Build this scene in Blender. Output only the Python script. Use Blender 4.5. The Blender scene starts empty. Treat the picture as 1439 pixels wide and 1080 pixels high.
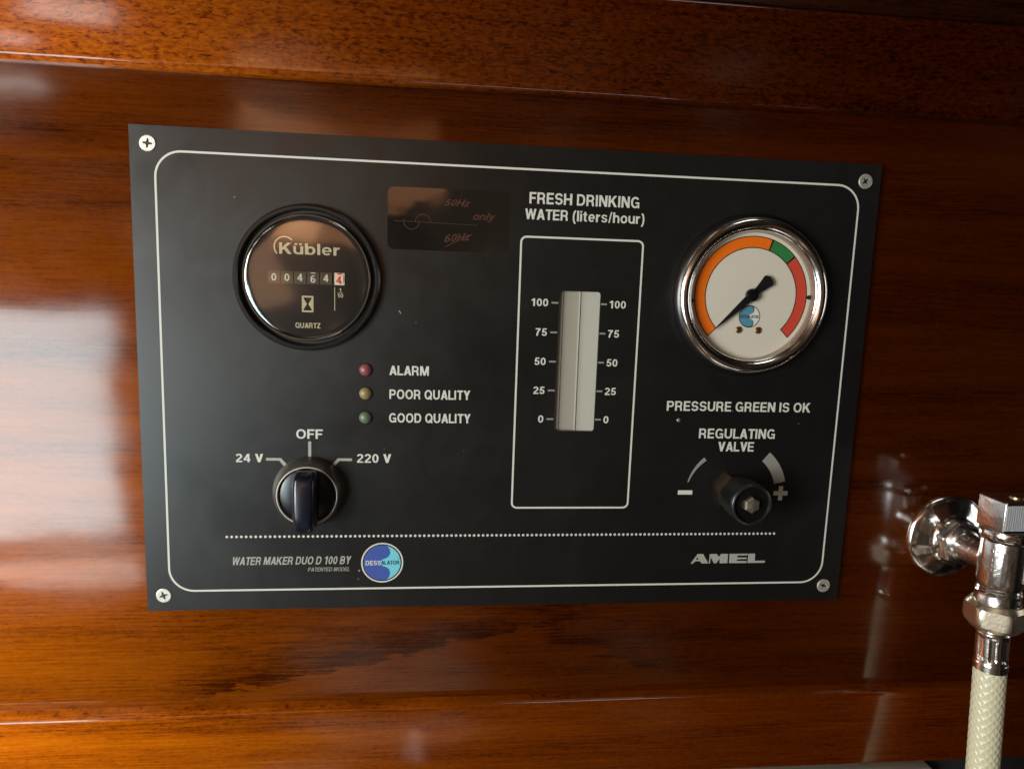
import bpy, math, random
from mathutils import Vector, Matrix
from mathutils.geometry import tessellate_polygon, delaunay_2d_cdt
random.seed(7)
SC = bpy.context.scene
COL = SC.collection
PI = math.pi

# All measures below are in millimetres on the face of the control panel:
# x to the right from its left edge, y down from its top edge, h out of its face.
def W(x, y, h=0.0):
    return Vector(((x - 150) * .001, -h * .001, (96 - y) * .001))

# ------------------------------------------------------------------ camera
cam_d = bpy.data.cameras.new('camera'); cam = bpy.data.objects.new('camera', cam_d)
COL.objects.link(cam); SC.camera = cam
cam_d.sensor_width = 36; cam_d.lens = 26.47; cam_d.clip_start = .01; cam_d.clip_end = 50
rx = Vector((0.99301194, -0.11277202, 0.0347815))      # camera right
ry = Vector((0.01720581, -0.15322921, -0.98804087))    # camera down
rz = Vector((0.11675291, 0.98173483, -0.1502181))      # camera forward
M = Matrix.Identity(4)
for i in range(3):
    M[i][0] = rx[i]; M[i][1] = -ry[i]; M[i][2] = -rz[i]
M.translation = W(110.811, 48.699, 306.006)
cam.matrix_world = M

# ------------------------------------------------------------------ world and lamps
SC.view_settings.view_transform = 'Standard'; SC.view_settings.look = 'None'
SC.view_settings.exposure = 0.0; SC.view_settings.gamma = 1
SC.cycles.max_bounces = 10
wd = bpy.data.worlds.new('World'); SC.world = wd; wd.use_nodes = True
nt = wd.node_tree; N = nt.nodes; L = nt.links
for n in list(N): N.remove(n)
def wn(t, **k):
    n = N.new(t)
    for a, b in k.items(): setattr(n, a, b)
    return n
wo = wn('ShaderNodeOutputWorld'); bg = wn('ShaderNodeBackground'); tc = wn('ShaderNodeTexCoord')
noi = wn('ShaderNodeTexNoise'); noi.inputs['Scale'].default_value = 4.2; noi.inputs['Detail'].default_value = 2.5
L.new(tc.outputs['Generated'], noi.inputs['Vector'])
rmp = wn('ShaderNodeValToRGB')                      # dim varnished cabin all round, broken up softly
e = rmp.color_ramp.elements
e[0].position = .38; e[0].color = (.010, .008, .006, 1)
e[1].position = .66; e[1].color = (.70, .60, .48, 1)
k = e.new(.60); k.color = (.26, .15, .08, 1)
k = e.new(.50); k.color = (.055, .032, .018, 1)
L.new(noi.outputs['Fac'], rmp.inputs['Fac'])
sep = wn('ShaderNodeSeparateXYZ'); L.new(tc.outputs['Generated'], sep.inputs[0])
mr = wn('ShaderNodeMapRange'); mr.inputs['From Min'].default_value = .55; mr.inputs['From Max'].default_value = -.45
mr.inputs['To Min'].default_value = .03; mr.inputs['To Max'].default_value = .8
L.new(sep.outputs['X'], mr.inputs['Value'])          # the lit side of the cabin is the left one
L.new(rmp.outputs['Color'], bg.inputs['Color']); L.new(mr.outputs[0], bg.inputs['Strength'])
L.new(bg.outputs[0], wo.inputs[0])

def lamp(name, x, y, h, sx, sy, power, col, aim=None, spread=180, roll=0.):
    d = bpy.data.lights.new(name, 'AREA'); d.shape = 'RECTANGLE'; d.size = sx * .001; d.size_y = sy * .001
    d.energy = power; d.color = col; d.spread = math.radians(spread)
    o = bpy.data.objects.new(name, d); COL.objects.link(o); o.location = W(x, y, h)
    t = W(*aim) if aim else W(x, y, 0)
    dirv = (t - o.location).normalized()
    zax = -dirv; xax = Vector((0, 0, 1)).cross(zax).normalized(); yax = zax.cross(xax)
    R = Matrix((xax, yax, zax)).transposed()
    R = R @ Matrix.Rotation(roll, 3, 'Z')
    o.rotation_euler = R.to_euler()
    return o
lamp('window_lamp', -606, 247, 600, 720, 268, 4.7, (.74, .955, 1.0))
lamp('side_fill_lamp', -840, 60, 760, 520, 520, 15, (1, .96, .89), aim=(180, 90, 0))  # added fill from the left, brightens lettering and dials; no real window
lamp('hatch_lamp', -271, -201, 600, 86, 48, .05, (1, .93, .88))
lamp('port_lamp', -350, -130, 600, 92, 18, .03, (1, .97, .93))
lamp('warm_reflection_lamp', 10, -56, 600, 240, 96, .055, (1, .42, .17), roll=.18)  # three added warm lamps for the brown reflection in meter glass and sticker
lamp('warm_reflection_lamp', -60, -70, 640, 120, 100, .055, (1, .46, .20), roll=-.3)
lamp('warm_reflection_lamp', -150, 60, 640, 130, 170, .05, (1, .50, .26), roll=.4)
lamp('band_reflection_lamp', -380, 425, 600, 300, 34, .16, (1, .86, .78))  # added strip lamp, makes the pale band below the window reflection
lamp('streak_reflection_lamp', 108, 660, 600, 16, 120, .010, (1, .72, .66))  # added thin lamp, makes the upright streak reflected in the lower board
lamp('right_fill_lamp', 1150, 60, 260, 200, 320, .45, (1, .97, .92), aim=(280, 100, 0))  # added fill from the right, gives the chrome something bright to reflect
lamp('low_fill_lamp', 300, 1000, 320, 420, 140, .3, (1, .93, .84), aim=(280, 100, 0))  # added fill from below for the chrome, no real source
lamp('top_fill_lamp', 420, -800, 330, 300, 140, .45, (1, .95, .86), aim=(240, 90, 0))  # added fill from above, no real source

# ------------------------------------------------------------------ materials
def mat(name, color=(.5, .5, .5), rough=.5, metal=0., coat=0., coat_rough=.05, spec=.5, ior=1.5, trans=0., emis=None, bump=None, alpha=1):
    m = bpy.data.materials.new(name); m.use_nodes = True
    b = m.node_tree.nodes['Principled BSDF']
    b.inputs['Base Color'].default_value = (*color, 1); b.inputs['Roughness'].default_value = rough
    b.inputs['Metallic'].default_value = metal; b.inputs['Coat Weight'].default_value = coat
    b.inputs['Coat Roughness'].default_value = coat_rough; b.inputs['Specular IOR Level'].default_value = spec
    b.inputs['IOR'].default_value = ior; b.inputs['Transmission Weight'].default_value = trans
    b.inputs['Alpha'].default_value = alpha
    if bump:
        n = m.node_tree.nodes; l = m.node_tree.links
        t = n.new('ShaderNodeTexCoord'); x = n.new('ShaderNodeTexNoise'); x.inputs['Scale'].default_value = bump[0]
        x.inputs['Detail'].default_value = 3
        u = n.new('ShaderNodeBump'); u.inputs['Strength'].default_value = bump[1]; u.inputs['Distance'].default_value = bump[2]
        l.new(t.outputs['Object'], x.inputs['Vector']); l.new(x.outputs['Fac'], u.inputs['Height']); l.new(u.outputs['Normal'], b.inputs['Normal'])
    return m

class G:                                            # tiny node-graph helper
    def __init__(s, name):
        s.m = bpy.data.materials.new(name); s.m.use_nodes = True; s.t = s.m.node_tree
        s.b = s.t.nodes['Principled BSDF']; s.o = s.t.nodes['Material Output']
    def n(s, typ, ins=None, **k):
        x = s.t.nodes.new(typ)
        for a, b in k.items(): setattr(x, a, b)
        for a, b in (ins or {}).items():
            if isinstance(b, bpy.types.NodeSocket): s.t.links.new(b, x.inputs[a])
            else: x.inputs[a].default_value = b
        return x
    def coord(s, scale, loc=(0, 0, 0)):
        t = s.n('ShaderNodeTexCoord')
        return s.n('ShaderNodeMapping', {'Vector': t.outputs['Object'], 'Scale': scale, 'Location': loc}).outputs[0]
    def noise(s, scale, detail=3, dist=0., loc=(0, 0, 0), rough=.5):
        return s.n('ShaderNodeTexNoise', {'Vector': s.coord(scale, loc), 'Scale': 1., 'Detail': detail, 'Distortion': dist, 'Roughness': rough}).outputs['Fac']
    def mr(s, v, a, b, c=0., d=1.):
        return s.n('ShaderNodeMapRange', {'Value': v, 'From Min': a, 'From Max': b, 'To Min': c, 'To Max': d}).outputs[0]
    def mth(s, op, a, b=0.):
        return s.n('ShaderNodeMath', {0: a, 1: b}, operation=op).outputs[0]
    def mixc(s, f, a, b, mode='MIX'):
        x = s.n('ShaderNodeMix', data_type='RGBA', blend_type=mode)
        for i, v in ((0, f), (6, a), (7, b)):
            if isinstance(v, bpy.types.NodeSocket): s.t.links.new(v, x.inputs[i])
            else: x.inputs[i].default_value = v if i == 0 else (*v, 1)
        return x.outputs[2]

def wood(name, deep, glow, streak, mottle, figure=False, lines=1.0, seed=0., coat_r=.085, lean_to=(-.03, -.965, .23), glow_r=.53):
    g = G(name)
    loc = (seed, seed * .7, seed * 1.3)
    grain = g.noise((38, 38, 1250), 4, .3, loc)                    # long fine fibres
    fine = g.noise((150, 150, 3600), 2, 0, loc)
    band = g.noise((5, 5, 70), 3, .6, loc)                         # broad tonal bands
    pores = g.mr(g.noise((320, 320, 2600), 1, .2, loc), .60, .68)   # open pores: short dark dashes
    mot = g.noise((360, 360, 820), 2, .7, loc)                     # pebbly figure
    v = g.mth('ADD', g.mth('MULTIPLY', g.mth('SUBTRACT', grain, .5), 1.5 * streak), g.mth('MULTIPLY', g.mth('SUBTRACT', fine, .5), .7 * streak))
    v = g.mth('ADD', v, g.mth('MULTIPLY', g.mth('SUBTRACT', band, .5), 1.0))
    v = g.mth('ADD', v, g.mth('MULTIPLY', g.mth('SUBTRACT', mot, .5), mottle))
    v = g.mth('ADD', v, .5)
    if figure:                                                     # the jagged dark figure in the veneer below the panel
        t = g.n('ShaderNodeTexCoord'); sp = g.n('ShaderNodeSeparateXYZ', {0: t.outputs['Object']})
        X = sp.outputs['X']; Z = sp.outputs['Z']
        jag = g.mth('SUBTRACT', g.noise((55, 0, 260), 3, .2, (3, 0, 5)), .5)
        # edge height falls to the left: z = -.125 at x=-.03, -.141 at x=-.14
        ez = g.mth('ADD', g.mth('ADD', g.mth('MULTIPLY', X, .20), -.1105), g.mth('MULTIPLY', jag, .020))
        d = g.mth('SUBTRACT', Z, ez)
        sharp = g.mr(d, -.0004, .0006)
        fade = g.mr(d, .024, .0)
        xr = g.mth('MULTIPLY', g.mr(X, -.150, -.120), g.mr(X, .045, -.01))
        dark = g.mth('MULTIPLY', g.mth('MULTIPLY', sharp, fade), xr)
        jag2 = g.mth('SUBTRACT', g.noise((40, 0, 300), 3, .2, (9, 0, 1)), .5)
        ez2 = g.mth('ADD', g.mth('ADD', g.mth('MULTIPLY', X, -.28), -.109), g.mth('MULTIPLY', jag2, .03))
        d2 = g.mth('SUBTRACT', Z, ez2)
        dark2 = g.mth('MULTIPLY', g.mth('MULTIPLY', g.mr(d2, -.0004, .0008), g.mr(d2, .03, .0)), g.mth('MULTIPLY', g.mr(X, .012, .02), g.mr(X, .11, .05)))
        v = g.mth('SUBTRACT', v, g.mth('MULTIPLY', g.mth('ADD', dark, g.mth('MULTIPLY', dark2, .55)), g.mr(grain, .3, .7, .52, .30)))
    v = g.mth('SUBTRACT', v, g.mth('MULTIPLY', pores, .28 * lines))
    def ramp(c):
        r = g.n('ShaderNodeValToRGB', {'Fac': v}); q = r.color_ramp.elements
        q[0].position = .08; q[0].color = (c[0] * .28, c[1] * .20, c[2] * .2, 1)
        q[1].position = .95; q[1].color = (min(c[0] * 1.45, 1), c[1] * 1.75, c[2] * 1.5, 1)
        k = q.new(.5); k.color = (*c, 1)
        return r.outputs['Color']
    # varnish surface: slow waviness plus faint ridges of the fibres showing through
    hgt = g.mth('ADD', g.mth('MULTIPLY', g.noise((14, 14, 22), 2), 1.0), g.mth('MULTIPLY', g.noise((7, 7, 520), 4, 0, (2, 2, 2)), .011))
    bmp = g.n('ShaderNodeBump', {'Strength': 1.0, 'Distance': .00035, 'Height': hgt}).outputs[0]
    smudge = g.mr(g.noise((22, 22, 40), 4), .3, .75, coat_r * .7, coat_r * 1.7)
    for bs, c, me, ro in ((g.b, deep, 0, .6), (g.n('ShaderNodeBsdfPrincipled'), glow, 1, glow_r)):
        g.t.links.new(ramp(c), bs.inputs['Base Color']); bs.inputs['Metallic'].default_value = me
        bs.inputs['Roughness'].default_value = ro; bs.inputs['Coat Weight'].default_value = 1; bs.inputs['Coat IOR'].default_value = 1.68
        bs.inputs['Specular IOR Level'].default_value = 0
        g.t.links.new(smudge, bs.inputs['Coat Roughness']); g.t.links.new(bmp, bs.inputs['Coat Normal'])
        last = bs
    lean = g.n('ShaderNodeCombineXYZ', {0: lean_to[0], 1: lean_to[1], 2: lean_to[2]})      # the fibres lean, so their sheen peaks to one side of the mirror direction
    g.t.links.new(lean.outputs[0], last.inputs['Normal'])
    mix = g.n('ShaderNodeMixShader', {0: .45, 1: g.b.outputs[0], 2: last.outputs[0]})
    g.t.links.new(mix.outputs[0], g.o.inputs[0])
    return g.m

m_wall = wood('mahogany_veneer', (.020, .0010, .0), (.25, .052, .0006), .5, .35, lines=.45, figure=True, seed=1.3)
m_top = wood('mottled_mahogany', (.026, .0016, .0), (.165, .034, .0016), .4, 1.6, lines=.7, seed=4.1, lean_to=(-.13, -.97, -.13), glow_r=.45)
m_low = wood('straight_mahogany', (.050, .004, .0), (.46, .098, .0016), .6, .45, lines=.7, seed=7.7)
m_high = wood('dark_mahogany', (.02, .004, .001), (.05, .014, .003), .6, .6, seed=9.2)

def plate_mat():
    g = G('matt_black_panel')
    cl = g.noise((9, 9, 14), 4, .4); fn = g.noise((2600, 2600, 2600), 2)
    g.t.links.new(g.mixc(cl, (.003, .003, .0028), (.006, .0057, .005)), g.b.inputs['Base Color'])
    vor = g.n('ShaderNodeTexVoronoi', {'Vector': g.coord((75, 75, 75)), 'Scale': 1., 'Randomness': 1.})
    speck = g.mth('MULTIPLY', g.mr(vor.outputs['Distance'], .034, .020), g.mr(g.noise((30, 30, 30), 0), .5, .52))
    g.t.links.new(g.mixc(speck, (.0045, .0044, .0040), (.13, .125, .115)), g.b.inputs['Base Color'])
    g.t.links.new(g.mr(g.mth('ADD', g.mth('MULTIPLY', cl, .7), g.mth('MULTIPLY', g.noise((60, 60, 45), 3, 1.5), .3)), .32, .68, .30, .43), g.b.inputs['Roughness'])
    g.b.inputs['Specular IOR Level'].default_value = .80
    g.t.links.new(g.n('ShaderNodeBump', {'Strength': .25, 'Distance': .00003, 'Height': fn}).outputs[0], g.b.inputs['Normal'])
    return g.m
m_plate = plate_mat()
m_print = mat('ivory_print', (.62, .61, .55), .55)
m_grey = mat('grey_print', (.36, .35, .31), .55)
m_dim = mat('dull_grey_print', (.25, .245, .225), .55)
m_black = mat('black_plastic', (.004, .004, .004), .34, bump=(900, .12, .0002))
m_gloss = mat('gloss_black_plastic', (.005, .006, .016), .28, coat=.35, coat_rough=.2)
m_chrome = mat('chrome', (.88, .88, .87), .16, 1, bump=(90, .25, .0006))
m_chromeb = mat('worn_chrome', (.74, .73, .71), .22, 1, bump=(240, .35, .0006))
m_brass = mat('tarnished_brass', (.42, .31, .17), .33, 1, bump=(400, .3, .0004))
m_nickel = mat('satin_nickel', (.70, .62, .48), .36, 1, bump=(700, .2, .0003))
m_screw = mat('zinc_screw', (.74, .71, .64), .42, .75, bump=(1500, .3, .0002))
m_hole = mat('dark_recess', (.012, .009, .007), .6)
m_dialblack = mat('black_dial', (.010, .009, .008), .35)
m_cream = mat('cream_dial', (.68, .63, .53), .55)
m_ink = mat('black_ink', (.008, .008, .009), .4)
m_orange = mat('orange_print', (.85, .165, .004), .5)
m_green = mat('green_print', (.030, .20, .055), .5)
m_red = mat('red_print', (.60, .065, .035), .5)
m_blue = mat('royal_blue_print', (.045, .085, .34), .5)
m_sky = mat('pale_blue_print', (.16, .55, .66), .5)
m_teal = mat('muted_blue_print', (.09, .27, .38), .5)
m_gold = mat('pale_gold_print', (.66, .57, .36), .5)
m_digit = mat('ivory_digit', (.72, .68, .55), .5)
m_drum = mat('olive_drum', (.085, .068, .043), .45)
m_drumw = mat('cream_drum', (.95, .80, .60), .5)
m_redd = mat('red_digit', (.75, .05, .02), .5)
m_void = mat('black_void', (.002, .002, .002), .9)
m_worktop = mat('cream_worktop', (.34, .32, .25), .35)

def glass_mat(name, ior=1.45, rough=0.0):
    m = bpy.data.materials.new(name); m.use_nodes = True; t = m.node_tree; n = t.nodes
    n.remove(n['Principled BSDF'])
    lw = n.new('ShaderNodeLayerWeight'); pw = n.new('ShaderNodeMath'); pw.operation = 'POWER'; pw.inputs[1].default_value = 5
    fr = n.new('ShaderNodeMath'); fr.operation = 'MULTIPLY_ADD'; f0 = ((ior - 1) / (ior + 1)) ** 2
    fr.inputs[1].default_value = 1 - f0; fr.inputs[2].default_value = f0; fr.use_clamp = True
    t.links.new(lw.outputs['Facing'], pw.inputs[0]); t.links.new(pw.outputs[0], fr.inputs[0])
    tr = n.new('ShaderNodeBsdfTransparent'); gl = n.new('ShaderNodeBsdfGlossy'); gl.inputs['Roughness'].default_value = rough
    mx = n.new('ShaderNodeMixShader')
    t.links.new(fr.outputs[0], mx.inputs[0]); t.links.new(tr.outputs[0], mx.inputs[1]); t.links.new(gl.outputs[0], mx.inputs[2])
    t.links.new(mx.outputs[0], n['Material Output'].inputs[0])
    return m
m_glass = glass_mat('thin_glass', 1.6)
m_glassd = glass_mat('domed_glass', 2.7, .10)

def film_mat():
    g = G('glossy_dark_film')
    g.b.inputs['Base Color'].default_value = (.006, .007, .007, 1); g.b.inputs['Roughness'].default_value = .07
    g.b.inputs['IOR'].default_value = 2.2
    n = g.noise((60, 60, 60), 2)
    g.t.links.new(g.n('ShaderNodeBump', {'Strength': .4, 'Distance': .0003, 'Height': n}).outputs[0], g.b.inputs['Normal'])
    return g.m
m_film = film_mat()
m_filmink = mat('faded_brown_ink', (.065, .020, .008), .5)

# ------------------------------------------------------------------ object helpers (one mesh = one object)
def tag(o, label=None, cat=None, group=None, kind=None):
    for k_, v_ in (('label', label), ('category', cat), ('group', group), ('kind', kind)):
        if v_: o[k_] = v_
    return o
def root_pos(p):
    q = Vector((0, 0, 0))
    while p is not None: q += p.location; p = p.parent
    return q
def mk(name, verts, faces, material, parent=None, smooth=False, label=None, kind=None, mats=None, fmat=None):
    me = bpy.data.meshes.new(name)
    off = root_pos(parent)
    me.from_pydata([Vector(v) - off for v in verts], [], faces)
    for mm in (mats or [material]): me.materials.append(mm)
    if fmat:
        for p_, i_ in zip(me.polygons, fmat): p_.material_index = i_
    me.validate(); me.update()
    import bmesh
    bm = bmesh.new(); bm.from_mesh(me)
    bmesh.ops.remove_doubles(bm, verts=bm.verts, dist=1e-7)
    if not name.startswith(('lettering', 'border', 'tick', 'mark')): bmesh.ops.recalc_face_normals(bm, faces=bm.faces)
    bm.to_mesh(me); bm.free()
    if smooth:
        for p_ in me.polygons: p_.use_smooth = True
        try: me.set_sharp_from_angle(angle=math.radians(smooth if smooth is not True else 40))
        except Exception: pass
    o = bpy.data.objects.new(name, me); COL.objects.link(o)
    if parent: o.parent = parent
    return tag(o, label, kind=kind)
def thing(name, pos, label, cat, group=None, kind=None):
    o = bpy.data.objects.new(name, None); o.empty_display_size = .01; COL.objects.link(o); o.location = W(*pos)
    return tag(o, label, cat, group, kind)

def merge(*parts):
    V, F = [], []
    for v, f in parts:
        b = len(V); V += list(v); F += [tuple(i + b for i in q) for q in f]
    return V, F
def prism(loops, h0, h1=None):
    """loops: outer (and holes) as (x, y) lists; flat sheet at h0, or solid from h0 up to h1."""
    tri = tessellate_polygon([[Vector((a, b, 0)) for a, b in lp] for lp in loops])
    pts = [p for lp in loops for p in lp]; n = len(pts)
    if h1 is None:
        F = []
        for t in tri:
            a, b, c = (Vector(pts[i]) for i in t)
            cr = (b - a).cross(c - a)
            F.append(tuple(t) if cr < 0 else tuple(reversed(t)))
        return [W(a, b, h0) for a, b in pts], F
    V = [W(a, b, h1) for a, b in pts] + [W(a, b, h0) for a, b in pts]
    F = [tuple(t) for t in tri] + [tuple(i + n for i in reversed(t)) for t in tri]
    s = 0
    for lp in loops:
        m_ = len(lp)
        for i in range(m_):
            a, b = s + i, s + (i + 1) % m_
            F.append((a, b, b + n, a + n))
        s += m_
    return V, F
def circ(x, y, r, n=48, a0=0.):
    return [(x + r * math.cos(a0 + 2 * PI * i / n), y + r * math.sin(a0 + 2 * PI * i / n)) for i in range(n)]
def rrect(x0, y0, x1, y1, r, n=8):
    P = []
    for cx_, cy_, a in ((x1 - r, y0 + r, -PI / 2), (x1 - r, y1 - r, 0), (x0 + r, y1 - r, PI / 2), (x0 + r, y0 + r, PI)):
        for i in range(n + 1):
            t = a + PI / 2 * i / n; P.append((cx_ + r * math.cos(t), cy_ + r * math.sin(t)))
    return P
def arcband(x, y, r0, r1, a0, a1, n=48):
    """angles in degrees clockwise from up"""
    A = [math.radians(a0 + (a1 - a0) * i / n) for i in range(n + 1)]
    return [(x + r1 * math.sin(a), y - r1 * math.cos(a)) for a in A] + [(x + r0 * math.sin(a), y - r0 * math.cos(a)) for a in reversed(A)]
OUT = ((1, 0, 0), (0, 1, 0), (0, 0, 1))
def lathe(prof, c, n=64, axis='h', close=False, a0=0., rad=None):
    """prof: (r, t) along the axis; axis h = out of the panel, y = down. rad(angle, t) scales the radius."""
    V, F = [], []
    for r, t in prof:
        for i in range(n):
            a = a0 + 2 * PI * i / n
            q = r * (rad(a, t) if rad else 1)
            if axis == 'h': V.append(W(c[0] + q * math.cos(a), c[1] + q * math.sin(a), c[2] + t))
            else: V.append(W(c[0] + q * math.cos(a), c[1] + t, c[2] + q * math.sin(a)))
    for j in range(len(prof) - 1):
        for i in range(n):
            k_ = (i + 1) % n
            F.append((j * n + i, j * n + k_, (j + 1) * n + k_, (j + 1) * n + i))
    if prof[0][0] > 1e-6 and close: F.append(tuple(reversed(range(n))))
    if prof[-1][0] > 1e-6 and close: F.append(tuple((len(prof) - 1) * n + i for i in range(n)))
    return V, F
def box(x0, x1, y0, y1, h0, h1, r=0., n=4):
    """solid with its front edges rounded by r"""
    if r <= 0: return prism([[(x0, y0), (x1, y0), (x1, y1), (x0, y1)]], h0, h1)
    V, F = [], []; rings = [(0, h0)] + [(r * (1 - math.cos(a)), h1 - r + r * math.sin(a)) for a in (PI / 2 * i / n for i in range(n + 1))]
    for ins, h in rings:
        lp = rrect(x0 + ins, y0 + ins, x1 - ins, y1 - ins, max(r - ins, .02), 4); m_ = len(lp)
        V += [W(a, b, h) for a, b in lp]
    for j in range(len(rings) - 1):
        for i in range(m_):
            k_ = (i + 1) % m_; F.append((j * m_ + i, j * m_ + k_, (j + 1) * m_ + k_, (j + 1) * m_ + i))
    F.append(tuple((len(rings) - 1) * m_ + i for i in range(m_))); F.append(tuple(reversed(range(m_))))
    return V, F

# a plain bold grotesque built from strokes (capital height 1): each glyph is a list of closed outlines that are merged
def g_arc(cx_, cy_, rx_, ry_, a0, a1, n=14):
    out = []
    for i in range(n + 1):
        t = math.radians(a0 + (a1 - a0) * i / n); c, s = math.cos(t), math.sin(t)
        e_ = .92
        out.append((cx_ + rx_ * math.copysign(abs(c) ** e_, c), cy_ + ry_ * math.copysign(abs(s) ** e_, s)))
    return out
def g_rib(P, w=.185, closed=False):
    w *= .93; n = len(P); Lp, Rp = [], []
    for i in range(n):
        a = P[i - 1] if (i or closed) else None; b = P[(i + 1) % n] if (i < n - 1 or closed) else None
        d1 = d2 = None
        if a is not None: d1 = (Vector(P[i]) - Vector(a)).normalized()
        if b is not None: d2 = (Vector(b) - Vector(P[i])).normalized()
        d1 = d1 or d2; d2 = d2 or d1
        n1 = Vector((-d1.y, d1.x)); n2 = Vector((-d2.y, d2.x)); m_ = (n1 + n2).normalized()
        q = m_ * (w / 2 / max(.35, m_.dot(n1)))
        Lp.append((P[i][0] + q.x, P[i][1] + q.y)); Rp.append((P[i][0] - q.x, P[i][1] - q.y))
    k_ = n if closed else n - 1
    return [[Lp[i], Lp[(i + 1) % n], Rp[(i + 1) % n], Rp[i]] for i in range(k_)]
def g_rc(x0, y0, x1, y1): return [[(x0, y0), (x1, y0), (x1, y1), (x0, y1)]]
def g_mir(q, c): return [(2 * c - x, y) for x, y in q]
def glyph(ch):
    R, B, A_, Q = g_rc, g_rib, g_arc, lambda *p: [list(p)]
    S = .175; a = .0875; st = R(0, 0, S, 1)
    def o(cx_, cy_, rx_, ry_, w=.18): return B(A_(cx_, cy_, rx_, ry_, 0, 360, 30)[:-1], w, True)
    bowl = B([(.1, .915)] + A_(.39, .685, .175, .23, 90, -90) + [(.1, .455)], .17)
    if ch == 'A': q = [(0, 0), (.205, 0), (.465, 1), (.265, 1)]; return .73, [q, g_mir(q, .365)] + R(.17, .2, .56, .36)
    if ch == 'B': return .69, st + bowl + B([(.1, .54)] + A_(.42, .315, .175, .23, 90, -90) + [(.1, .085)], .17)
    if ch == 'D': return .72, B([(a, .085)] + A_(.34, .5, .285, .415, -90, 90, 20) + [(a, .915)], .18, True)
    if ch == 'E': return .60, st + R(.1, 0, .60, .17) + R(.1, .42, .56, .58) + R(.1, .83, .59, 1)
    if ch == 'F': return .56, st + R(.1, .41, .52, .57) + R(.1, .83, .57, 1)
    if ch == 'G': return .76, B(A_(.385, .5, .29, .42, 38, 318, 28), .18) + R(.41, .37, .74, .53) + R(.61, 0, .74, .5)
    if ch == 'H': return .71, st + R(.52, 0, .71, 1) + R(.1, .42, .6, .59)
    if ch == 'I': return .19, st
    if ch == 'K': return .74, st + Q((.15, .28), (.15, .53), (.48, 1), (.715, 1)) + Q((.26, .47), (.40, .64), (.75, 0), (.52, 0))
    if ch == 'L': return .57, st + R(.1, 0, .57, .17)
    if ch == 'M': q = [(.0, 1), (.25, 1), (.515, 0), (.345, 0)]; return .86, R(0, 0, .17, 1) + R(.69, 0, .86, 1) + [q, g_mir(q, .43)]
    if ch == 'N': return .71, st + R(.52, 0, .71, 1) + Q((0, 1), (.21, 1), (.71, 0), (.50, 0))
    if ch == 'O': return .78, o(.39, .5, .30, .42)
    if ch == 'Q': return .78, o(.39, .5, .30, .42) + Q((.40, .27), (.51, .38), (.80, .05), (.69, -.06))
    if ch == 'P': return .66, st + bowl
    if ch == 'R': return .70, st + bowl + B([(.34, .46), (.44, .44), (.52, .37), (.55, .26), (.57, .08), (.60, 0)], .18)
    if ch == 'S': return .66, B(A_(.33, .705, .235, .215, 8, 255, 18) + A_(.335, .295, .24, .215, 75, -172, 18), .175)
    if ch == 'T': return .62, R(.215, 0, .405, 1) + R(0, .83, .62, 1)
    if ch == 'U': return .71, B([(a, 1)] + A_(.355, .36, .26, .275, 180, 360) + [(.615, 1)], .185)
    if ch == 'V': q = [(0, 1), (.215, 1), (.45, 0), (.25, 0)]; return .70, [q, g_mir(q, .35)]
    if ch == 'W':
        q = [(0, 1), (.19, 1), (.36, 0), (.19, 0)]; p = [(.19, 0), (.36, 0), (.58, 1), (.42, 1)]
        return 1.0, [q, p, g_mir(q, .5), g_mir(p, .5)]
    if ch == 'Y': q = [(0, 1), (.225, 1), (.44, .40), (.25, .40)]; return .69, [q, g_mir(q, .345)] + R(.25, 0, .44, .45)
    if ch == 'Z': return .62, R(.03, .83, .60, 1) + R(0, 0, .62, .17) + Q((0, .15), (.24, .15), (.60, .85), (.36, .85))
    if ch == '0': return .56, o(.28, .5, .195, .415, .17)
    if ch == '1': return .50, R(.24, 0, .42, 1) + Q((.04, .70), (.04, .83), (.27, 1), (.27, .70))
    if ch == '2': return .57, B(A_(.28, .70, .195, .215, 172, -28, 16) + [(.30, .40), (.12, .20), (.10, .0)], .175) + R(.015, 0, .56, .165)
    if ch == '4': return .59, R(.335, 0, .505, 1) + R(0, .22, .59, .37) + Q((0, .36), (.33, 1), (.42, 1), (.42, .78), (.165, .36))
    if ch == '5': return .57, R(.12, .84, .53, 1) + Q((.03, .44), (.21, .44), (.25, .9), (.10, .9)) + B(A_(.275, .325, .20, .235, 140, -168, 18), .175)
    if ch == '6': return .57, o(.285, .315, .195, .23, .17) + B(A_(.34, .52, .25, .395, 70, 200, 14), .17)
    if ch == '7': return .56, R(.02, .83, .55, 1) + B([(.46, .88), (.30, .60), (.21, .30), (.18, 0)], .185)
    if ch == '/': return .32, Q((0, -.03), (.12, -.03), (.32, 1.02), (.20, 1.02))
    if ch == '(': return .30, B(A_(.44, .38, .355, .70, 118, 242, 12), .16)
    if ch == ')': return .30, B(A_(-.14, .38, .355, .70, 62, -62, 12), .16)
    if ch == 'l': return .18, R(0, 0, .18, 1)
    if ch == 'i': return .18, R(0, 0, .18, .73) + R(0, .84, .18, 1)
    if ch == 't': return .38, R(.09, .08, .26, .93) + R(0, .60, .37, .73) + B([(.175, .2), (.19, .10), (.25, .07), (.37, .07)], .14)
    if ch == 'e': return .60, B(A_(.30, .365, .215, .295, 4, 318, 22), .16) + R(.12, .30, .585, .42)
    if ch == 'r': return .40, R(0, 0, .18, .73) + B(A_(.37, .34, .27, .31, 170, 88, 8), .16)
    if ch == 's': return .56, B(A_(.28, .525, .195, .145, 8, 255, 14) + A_(.28, .21, .20, .145, 75, -172, 14), .145)
    if ch in 'hn': return .60, R(0, 0, .18, 1 if ch == 'h' else .73) + B(A_(.30, .43, .215, .22, 180, 0, 12) + [(.515, 0)], .175)
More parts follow.
